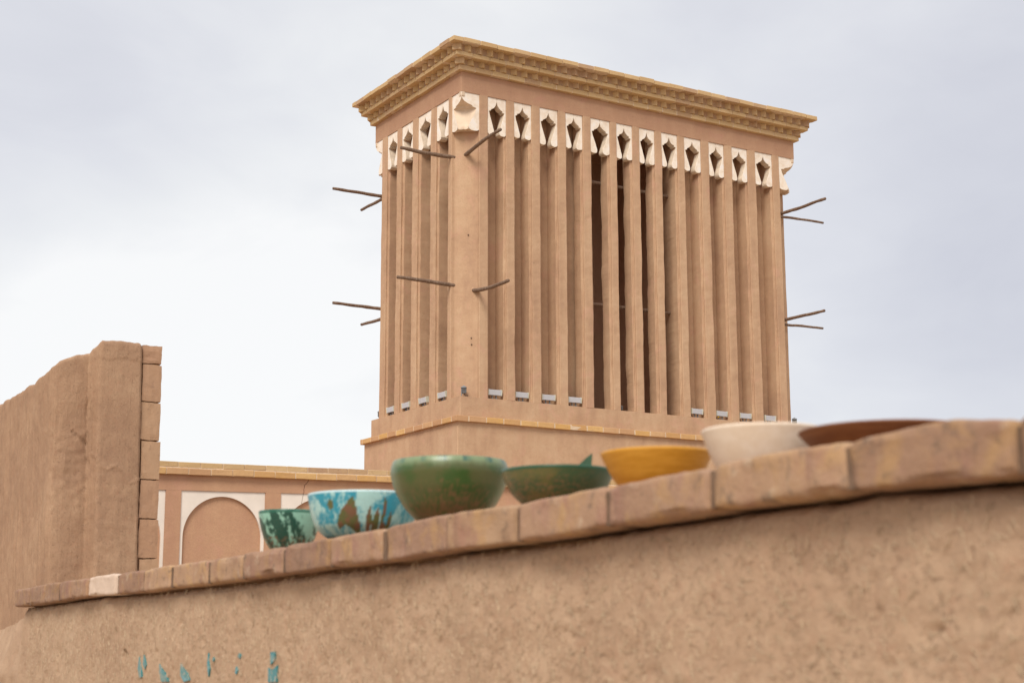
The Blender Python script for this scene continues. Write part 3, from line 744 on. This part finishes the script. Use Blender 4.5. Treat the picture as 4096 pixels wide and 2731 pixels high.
# coping bricks
S_ = [6.183, 5.885, 5.59, 5.358, 5.154, 4.903, 4.528, 4.223, 3.945, 3.621, 3.348, 3.074, 2.809, 2.542, 2.28, 2.037, 1.775, 1.532, 1.284, 1.04, .79, .54, .3]
for k in range(len(S_)-1):
    s1, s0 = S_[k], S_[k+1]; gp = random.choice((.009, .011, .013)); gp += .007*(s0 > 2.6); sm = (s0+s1)/2
    ln = s1-s0-gp; dyb = random.uniform(-.004, .001); dzt = random.uniform(-.0012, .0018)
    zt_ = itp(TOPZ, sm); zb_ = itp(BOTZ, sm); tiltz = ((itp(TOPZ, s1)-itp(TOPZ, s0))*.5+(itp(BOTZ, s1)-itp(BOTZ, s0))*.5)/(s1-s0)
    if k >= 20: zt_ += .004
    b = bmesh.new(); bmesh.ops.create_cube(b, size=1)
    bmesh.ops.subdivide_edges(b, edges=b.edges[:], cuts=13, use_grid_fill=True)
    hh = zt_-zb_; rr_ = random.uniform(.005, .009)
    rm = lambda t: math.copysign(abs(t*2)**.62, t)/2          # crowd the grid towards the arrises
    for v in b.verts:
        x, y, z = rm(v.co.x)*ln, rm(v.co.y)*.235, rm(v.co.z)*hh; s_v = max(s0+.001, min(s1-.001, sm+x))
        hx, hy, hz = ln/2-rr_, .1175-rr_, hh/2-rr_
        cx, cy, cz = max(-hx, min(hx, x)), max(-hy, min(hy, y)), max(-hz, min(hz, z))
        d = Vector((x-cx, y-cy, z-cz))
        if d.length > rr_: d = d.normalized()*rr_
        v.co = Vector((cx, cy, cz))+d
        tt = v.co.z/hh+.5; v.co.z += (itp(TOPZ, s_v)-zt_+dzt+.0008-.0022*abs(2*x/ln)**4)*tt+(itp(BOTZ, s_v)-zb_)*(1-tt); v.co.y += dyb
        q_ = v.co+Vector((k*3.7, 0, 0)); edge = (1 if (abs(cy)+1e-5 >= hy) else 0)*(1 if abs(cz)+1e-5 >= hz else 0)
        chip = max(0, noise.noise(q_*22+Vector((0, 0, 4)))-.2)*.009*edge
        v.co += Vector((noise.noise(q_*14)*.003, noise.noise(q_*14+Vector((9, 0, 0)))*.0045+noise.noise(q_*50)*.0022+chip*(-1 if v.co.y > 0 else 1), noise.noise(q_*9+Vector((0, 9, 0)))*.0022+noise.noise(q_*40)*.0016+chip*(-1 if v.co.z > 0 else 1)))
    me = bpy.data.meshes.new('b'); b.to_mesh(me); b.free()
    for p_ in me.polygons: p_.use_smooth = True
    ob = pp('brick', me, M_COP)
    ob.location = WP(sm, .1175+random.uniform(-.003, .003), (zt_+zb_)/2)
    ob.rotation_euler = (random.uniform(-.01, .01), random.uniform(-.006, .006), math.atan2(tn.y, tn.x)+random.uniform(-.006, .006))
    if k == 5: ob['label'] = 'pale whitish coping brick'; me.materials.clear(); me.materials.append(M_COPW)
v9 = [WP(s_, q_, z) for z in (.130, .1475) for s_, q_ in ((.31, .052), (6.165, .052), (6.165, .225), (.31, .225))]
pp('mortar_bed', fromdata(v9, [(0, 3, 2, 1), (4, 5, 6, 7), (0, 1, 5, 4), (1, 2, 6, 5), (2, 3, 7, 6), (3, 0, 4, 7)]), simple('earth_bedding', (.20, .115, .06), .95, .1, .2))
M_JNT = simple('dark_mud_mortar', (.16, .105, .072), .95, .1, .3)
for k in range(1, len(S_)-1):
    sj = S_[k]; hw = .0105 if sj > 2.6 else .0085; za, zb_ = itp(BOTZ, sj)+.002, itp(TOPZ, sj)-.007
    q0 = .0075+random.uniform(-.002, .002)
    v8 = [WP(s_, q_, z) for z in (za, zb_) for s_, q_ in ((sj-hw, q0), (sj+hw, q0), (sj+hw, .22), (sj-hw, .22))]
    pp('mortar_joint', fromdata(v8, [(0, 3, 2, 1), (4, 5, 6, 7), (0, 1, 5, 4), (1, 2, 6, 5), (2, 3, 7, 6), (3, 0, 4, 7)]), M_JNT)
# turquoise tile shards pressed into the mud
shards = [[(4.343, -.0234), (4.326, -.0473), (4.3095, -.0783), (4.332, -.0823), (4.355, -.0587)], [(4.294, -.0195), (4.2647, -.0467), (4.2825, -.0578), (4.3035, -.0434)],
          [(4.123, -.0419), (4.062, -.0693), (4.036, -.0862), (4.101, -.088), (4.122, -.063)], [(3.915, -.040), (3.858, -.060), (3.836, -.079), (3.88, -.084), (3.9185, -.067)],
          [(3.691, -.0127), (3.671, -.051), (3.680, -.0686), (3.693, -.0416)], [(3.6375, -.022), (3.630, -.028), (3.638, -.034), (3.645, -.028)],
          [(3.4495, -.0121), (3.435, -.0196), (3.446, -.0257), (3.457, -.021)], [(3.465, -.0425), (3.450, -.051), (3.455, -.059), (3.464, -.0577)],
          [(3.232, -.010), (3.203, -.010), (3.2075, -.0286), (3.228, -.036)], [(3.245, -.043), (3.221, -.0487), (3.191, -.0376), (3.192, -.072), (3.241, -.073)]]
for sh in shards:
    n_ = len(sh)
    hs = [0.]*n_
    cs, cz_ = sum(p_[0] for p_ in sh)/n_, sum(p_[1] for p_ in sh)/n_
    V = [WP(s_, shelf-face_h(s_, z)*.6-face_h(cs, cz_)*.4-.0034, z) for s_, z in sh]+[WP(s_, shelf+.02, z) for s_, z in sh]
    Fc = [tuple(range(n_)), tuple(range(n_, 2*n_))[::-1]]+[(i, (i+1) % n_, n_+(i+1) % n_, n_+i) for i in range(n_)]
    pp('tile_shard', fromdata(V, Fc), M_TIL)
# chopped straw lying in the render
def straws(n, fn, seed, ln=(.006, .02), th=.0006):
    rr = random.Random(seed); V = []; Fc = []
    for _ in range(n):
        p_, tx, ty, no = fn(rr); a_ = rr.uniform(0, math.pi); d = tx*math.cos(a_)+ty*math.sin(a_); e_ = no.cross(d)
        l_ = rr.uniform(*ln); h_ = rr.uniform(-.0005, .0025); tl = rr.uniform(-.12, .12)
        d = (d+no*tl).normalized(); o = len(V)
        for s1 in (-1, 1):
            c = p_+no*h_+d*l_*s1*.5
            V += [c+e_*th, c+no*th, c-e_*th]
        Fc += [(o, o+1, o+4, o+3), (o+1, o+2, o+5, o+4), (o, o+3, o+5, o+2)]
    return fromdata(V, Fc, recalc=False)
def onface(rr):
    s_ = .9+5.1*rr.random(); z = rr.uniform(-.16, .14)
    return WP(s_, shelf-face_h(s_, z), z), tn, Vector((0, 0, 1)), -nn_
o = pp('straw', straws(9000, onface, 3, (.004, .018), .0005), M_STR); o['kind'] = 'stuff'

# ------------------------------------------------------------------ bowls
M_BW = {}
def bowlmat(name, rough, spec, spk=.15):
    a = MT(name, rough, spec); at = a.n('ShaderNodeVertexColor'); at.layer_name = 'glaze'
    sp = a.noise(240, 3); c = a.mix(a.mr(sp, .45, .7, 0, spk), at.outputs[0], (.12, .09, .06))
    return a.done(c, a.bump(a.noise(60, 3), .0008, .4))
M_GLZ = bowlmat('painted_glaze', .34, .45); M_MAT = bowlmat('plain_clay_glaze', .5, .3, .03)
lerp = lambda a, b, t: tuple(x+(y-x)*max(0, min(1, t)) for x, y in zip(a, b))
fb = lambda x, y, z, s=1: noise.fractal(Vector((x, y, z))*s, .6, 2.1, 5)
def c_darkgreen(u, h, a):
    v = fb((u+h*.55)*3.4+.5*fb(u, h, 8), (h-u*.5)*1.1, 1, 1.3)*1.15+.25*fb(u*6, h*3, 2)
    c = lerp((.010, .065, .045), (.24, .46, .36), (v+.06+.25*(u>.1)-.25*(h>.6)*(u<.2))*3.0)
    if h > .93: c = lerp(c, (.02, .12, .08), .8)
    if h < .35: c = lerp(c, (.14, .10, .06), max(0, fb(u*9, h*14, 3)*2.2))
    return c
def c_blue(u, h, a):
    v = fb(u*4.2+.6*fb(u*2, h*2, 9), h*1.1, 5, 1.5)+.35*fb(u*14, h*2.4, 6)
    c = lerp((.36, .58, .56), (.02, .26, .36), (v+.27)*1.9)
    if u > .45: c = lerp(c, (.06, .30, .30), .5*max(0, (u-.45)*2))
    br = lerp((.17, .085, .045), (.10, .11, .035), .5+2*fb(u*6, h*6, 7))
    hit = ((u+.60)/.055)**2+((h-.72)/.11)**2 < 1
    # rounded crest falling to a point, then three leaves and a stem
    if -.53 < u < -.06:
        t = (u+.53)/.47; top_ = .18+.74*math.sqrt(min(1, t*1.25)) if t < .72 else .92-(t-.72)*2.6
        if h < top_ and h > .16+.1*math.sin(t*5): hit = True
    for cu, w_, b0, tp_ in ((.08, .055, .12, .66), (.22, .075, .10, .62), (.47, .04, .10, .58), (.35, .028, .10, 1.0), (.37, .05, .1, .34)):
        t = (h-b0)/(tp_-b0)
        if 0 < t < 1 and abs(u-cu-.03*t) < w_*math.sin(math.pi*min(1, .25+.75*t))**.8: hit = True
    if hit: c = br
    if h > .965: c = lerp(c, (.55, .74, .76), .8)
    return c
def c_green(u, h, a):
    c = lerp((.085, .095, .03), (.038, .088, .018), fb(u*1.3, h*1.3, 11)*1.6+.5+(h-.6))
    c = lerp(c, (.20, .26, .14), (h-.86)*9+.4*fb(u*3, 0, 12))
    c = lerp(c, (.19, .105, .05), max(0, min(.85, (.60-h-.25*abs(u))*2.0+.9*fb(u*15, h*15, 13)))*(h < .66))
    if h > .93: c = lerp(c, (.02, .10, .09), 1.2*max(0, fb(u*5, 1, 15)))
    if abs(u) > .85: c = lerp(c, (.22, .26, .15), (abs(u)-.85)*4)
    return c
def c_shallow(u, h, a):
    c = lerp((.05, .09, .035), (.12, .115, .035), fb(u*1.5+3, h*1.2, 21)*2+.45)
    c = lerp(c, (.23, .13, .065), min(.8, 2.4*fb(u*14, h*14, 22)*(1-h)*1.5))
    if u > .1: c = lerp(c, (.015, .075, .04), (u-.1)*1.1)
    if h > .93: c = (.02, .085, .045)
    return c
def c_orange(u, h, a): return lerp((.52, .235, .02), (.60, .29, .035), .5+fb(u*1.5, h*12, 31)*1.2)
def c_white(u, h, a): return lerp((.70, .57, .44), (.74, .62, .50), .5+fb(u*3, h*3, 41)*1.4)
def c_brown(u, h, a): return lerp((.17, .062, .025), (.22, .088, .036), .5+fb(u*2, h*5, 51)*1.4)
def bowl(name, label, s, q, R_, H, prof, cf, mat, thick=.005, z0=.209, tilt=0.):
    """lathe: prof is a list of (radius fraction, height fraction) outside from foot to rim"""
    base = WP(s, q, z0); NA = 220
    # dense outer profile
    out_ = []
    for (a0, h0), (a1, h1) in zip(prof, prof[1:]):
        for k in range(8): t = k/8; out_.append((R_*(a0+(a1-a0)*t), H*(h0+(h1-h0)*t)))
    out_.append((R_*prof[-1][0], H*prof[-1][1]))
    for _ in range(6):
        out_ = [out_[0]]+[tuple((out_[i-1][k]+2*out_[i][k]+out_[i+1][k])/4 for k in (0, 1)) for i in range(1, len(out_)-1)]+[out_[-1]]
    rm = out_[-1]
    ring = [(0, .004), (out_[0][0]*.8, .004), (out_[0][0]*.85, 0)]+out_+[(rm[0]-thick*.3, rm[1]+thick*.35), (rm[0]-thick*.8, rm[1]+thick*.25)]+[(max(.001, r_-thick*1.1), max(h_, .006+thick)) for r_, h_ in out_[::-1][1:]]+[(0, .006+thick)]
    V = []; Fc = []; CC = []
    toc = (CAMP-base).xy.normalized(); side = Vector((-toc.y, toc.x)); side = side if side.dot(Rv.xy) > 0 else -side
    for r_, h_ in ring:
        for i in range(NA):
            t = 2*math.pi*i/NA; d = toc*math.cos(t)+side*math.sin(t)
            wob = 1+.006*math.sin(2*t+s*7)+.003*math.sin(3*t)
            V.append((d.x*r_*wob, d.y*r_*wob, h_))
            u = math.sin(t)*(1 if math.cos(t) > 0 else 1)
            CC.append(cf(u, max(0, min(1, h_/H)), t))
    n_ = len(ring)
    for k in range(n_-1):
        for i in range(NA): j = (i+1) % NA; Fc.append((k*NA+i, k*NA+j, (k+1)*NA+j, (k+1)*NA+i))
    me = fromdata(V, Fc)
    at = me.color_attributes.new('glaze', 'FLOAT_COLOR', 'POINT')
    for i, c in enumerate(CC): at.data[i].color = (*c, 1)
    o = link(name, me, mat, None, True, base); tag(o, label, 'bowl', 'glazed bowls lined up on the parapet')
    o.rotation_euler = (tilt, 0, 0)
    return o
B_ = bowl
B_('ceramic_bowl', 'small dark green and white marbled bowl, leftmost on the parapet', 3.351, .11, .0697, .0885,
   [(.45, 0), (.62, .06), (.80, .30), (.92, .60), (.98, .85), (1, 1)], c_darkgreen, M_GLZ)
B_('ceramic_bowl', 'turquoise and white bowl painted with brown leaf shapes', 2.93, .12, .1135, .0895,
   [(.50, 0), (.68, .06), (.86, .28), (.94, .58), (.985, .85), (1, 1)], c_blue, M_GLZ)
B_('ceramic_bowl', 'deep rounded green bowl with a brown speckled underside', 2.521, .12, .1054, .114,
   [(.38, 0), (.52, .06), (.76, .28), (.93, .56), (1, .80), (.985, .93), (.955, 1)], c_green, M_GLZ)
sh_ = B_('ceramic_bowl', 'shallow dark green bowl with a small pointed lug on its rim', 2.121, .12, .0889, .058,
   [(.45, 0), (.60, .08), (.80, .36), (.93, .70), (1, 1)], c_shallow, M_GLZ)
B_('ceramic_bowl', 'plain orange yellow bowl with flared sides', 1.834, .12, .0786, .054,
   [(.50, 0), (.62, .04), (.78, .35), (.90, .68), (1, 1)], c_orange, M_MAT)
B_('ceramic_bowl', 'plain cream white bowl with flared sides', 1.587, .12, .0762, .0555,
   [(.52, 0), (.70, .04), (.82, .35), (.92, .68), (1, 1)], c_white, M_MAT)
B_('ceramic_bowl', 'wide shallow reddish brown bowl, rightmost on the parapet', 1.392, .15, .0985, .0325,
   [(.45, 0), (.62, .1), (.82, .45), (.93, .75), (1, 1)], c_brown, M_MAT)
# pointed lug on the far rim of the shallow bowl
fd = (sh_.location-CAMP).xy.normalized(); sd = Vector((fd.y, -fd.x))
o_ = [(-.010, -.01), (.016, -.012), (.0165, .004), (.0155, .014), (.0165, .026), (.009, .021), (.001, .014), (-.007, .005)]
ba = fd*.078+sd*.034
V = [(ba.x+sd.x*u+fd.x*dd, ba.y+sd.y*u+fd.y*dd, .058+z) for dd in (-.006, .006) for u, z in [(a_*1.35, b_*1.45) for a_, b_ in o_]]; n_ = len(o_)
me = fromdata(V, [tuple(range(n_)), tuple(range(n_, 2*n_))[::-1]]+[(i, (i+1) % n_, n_+(i+1) % n_, n_+i) for i in range(n_)])
link('lug', me, simple('dark_green_glaze', (.04, .09, .045), .25, .5), sh_)
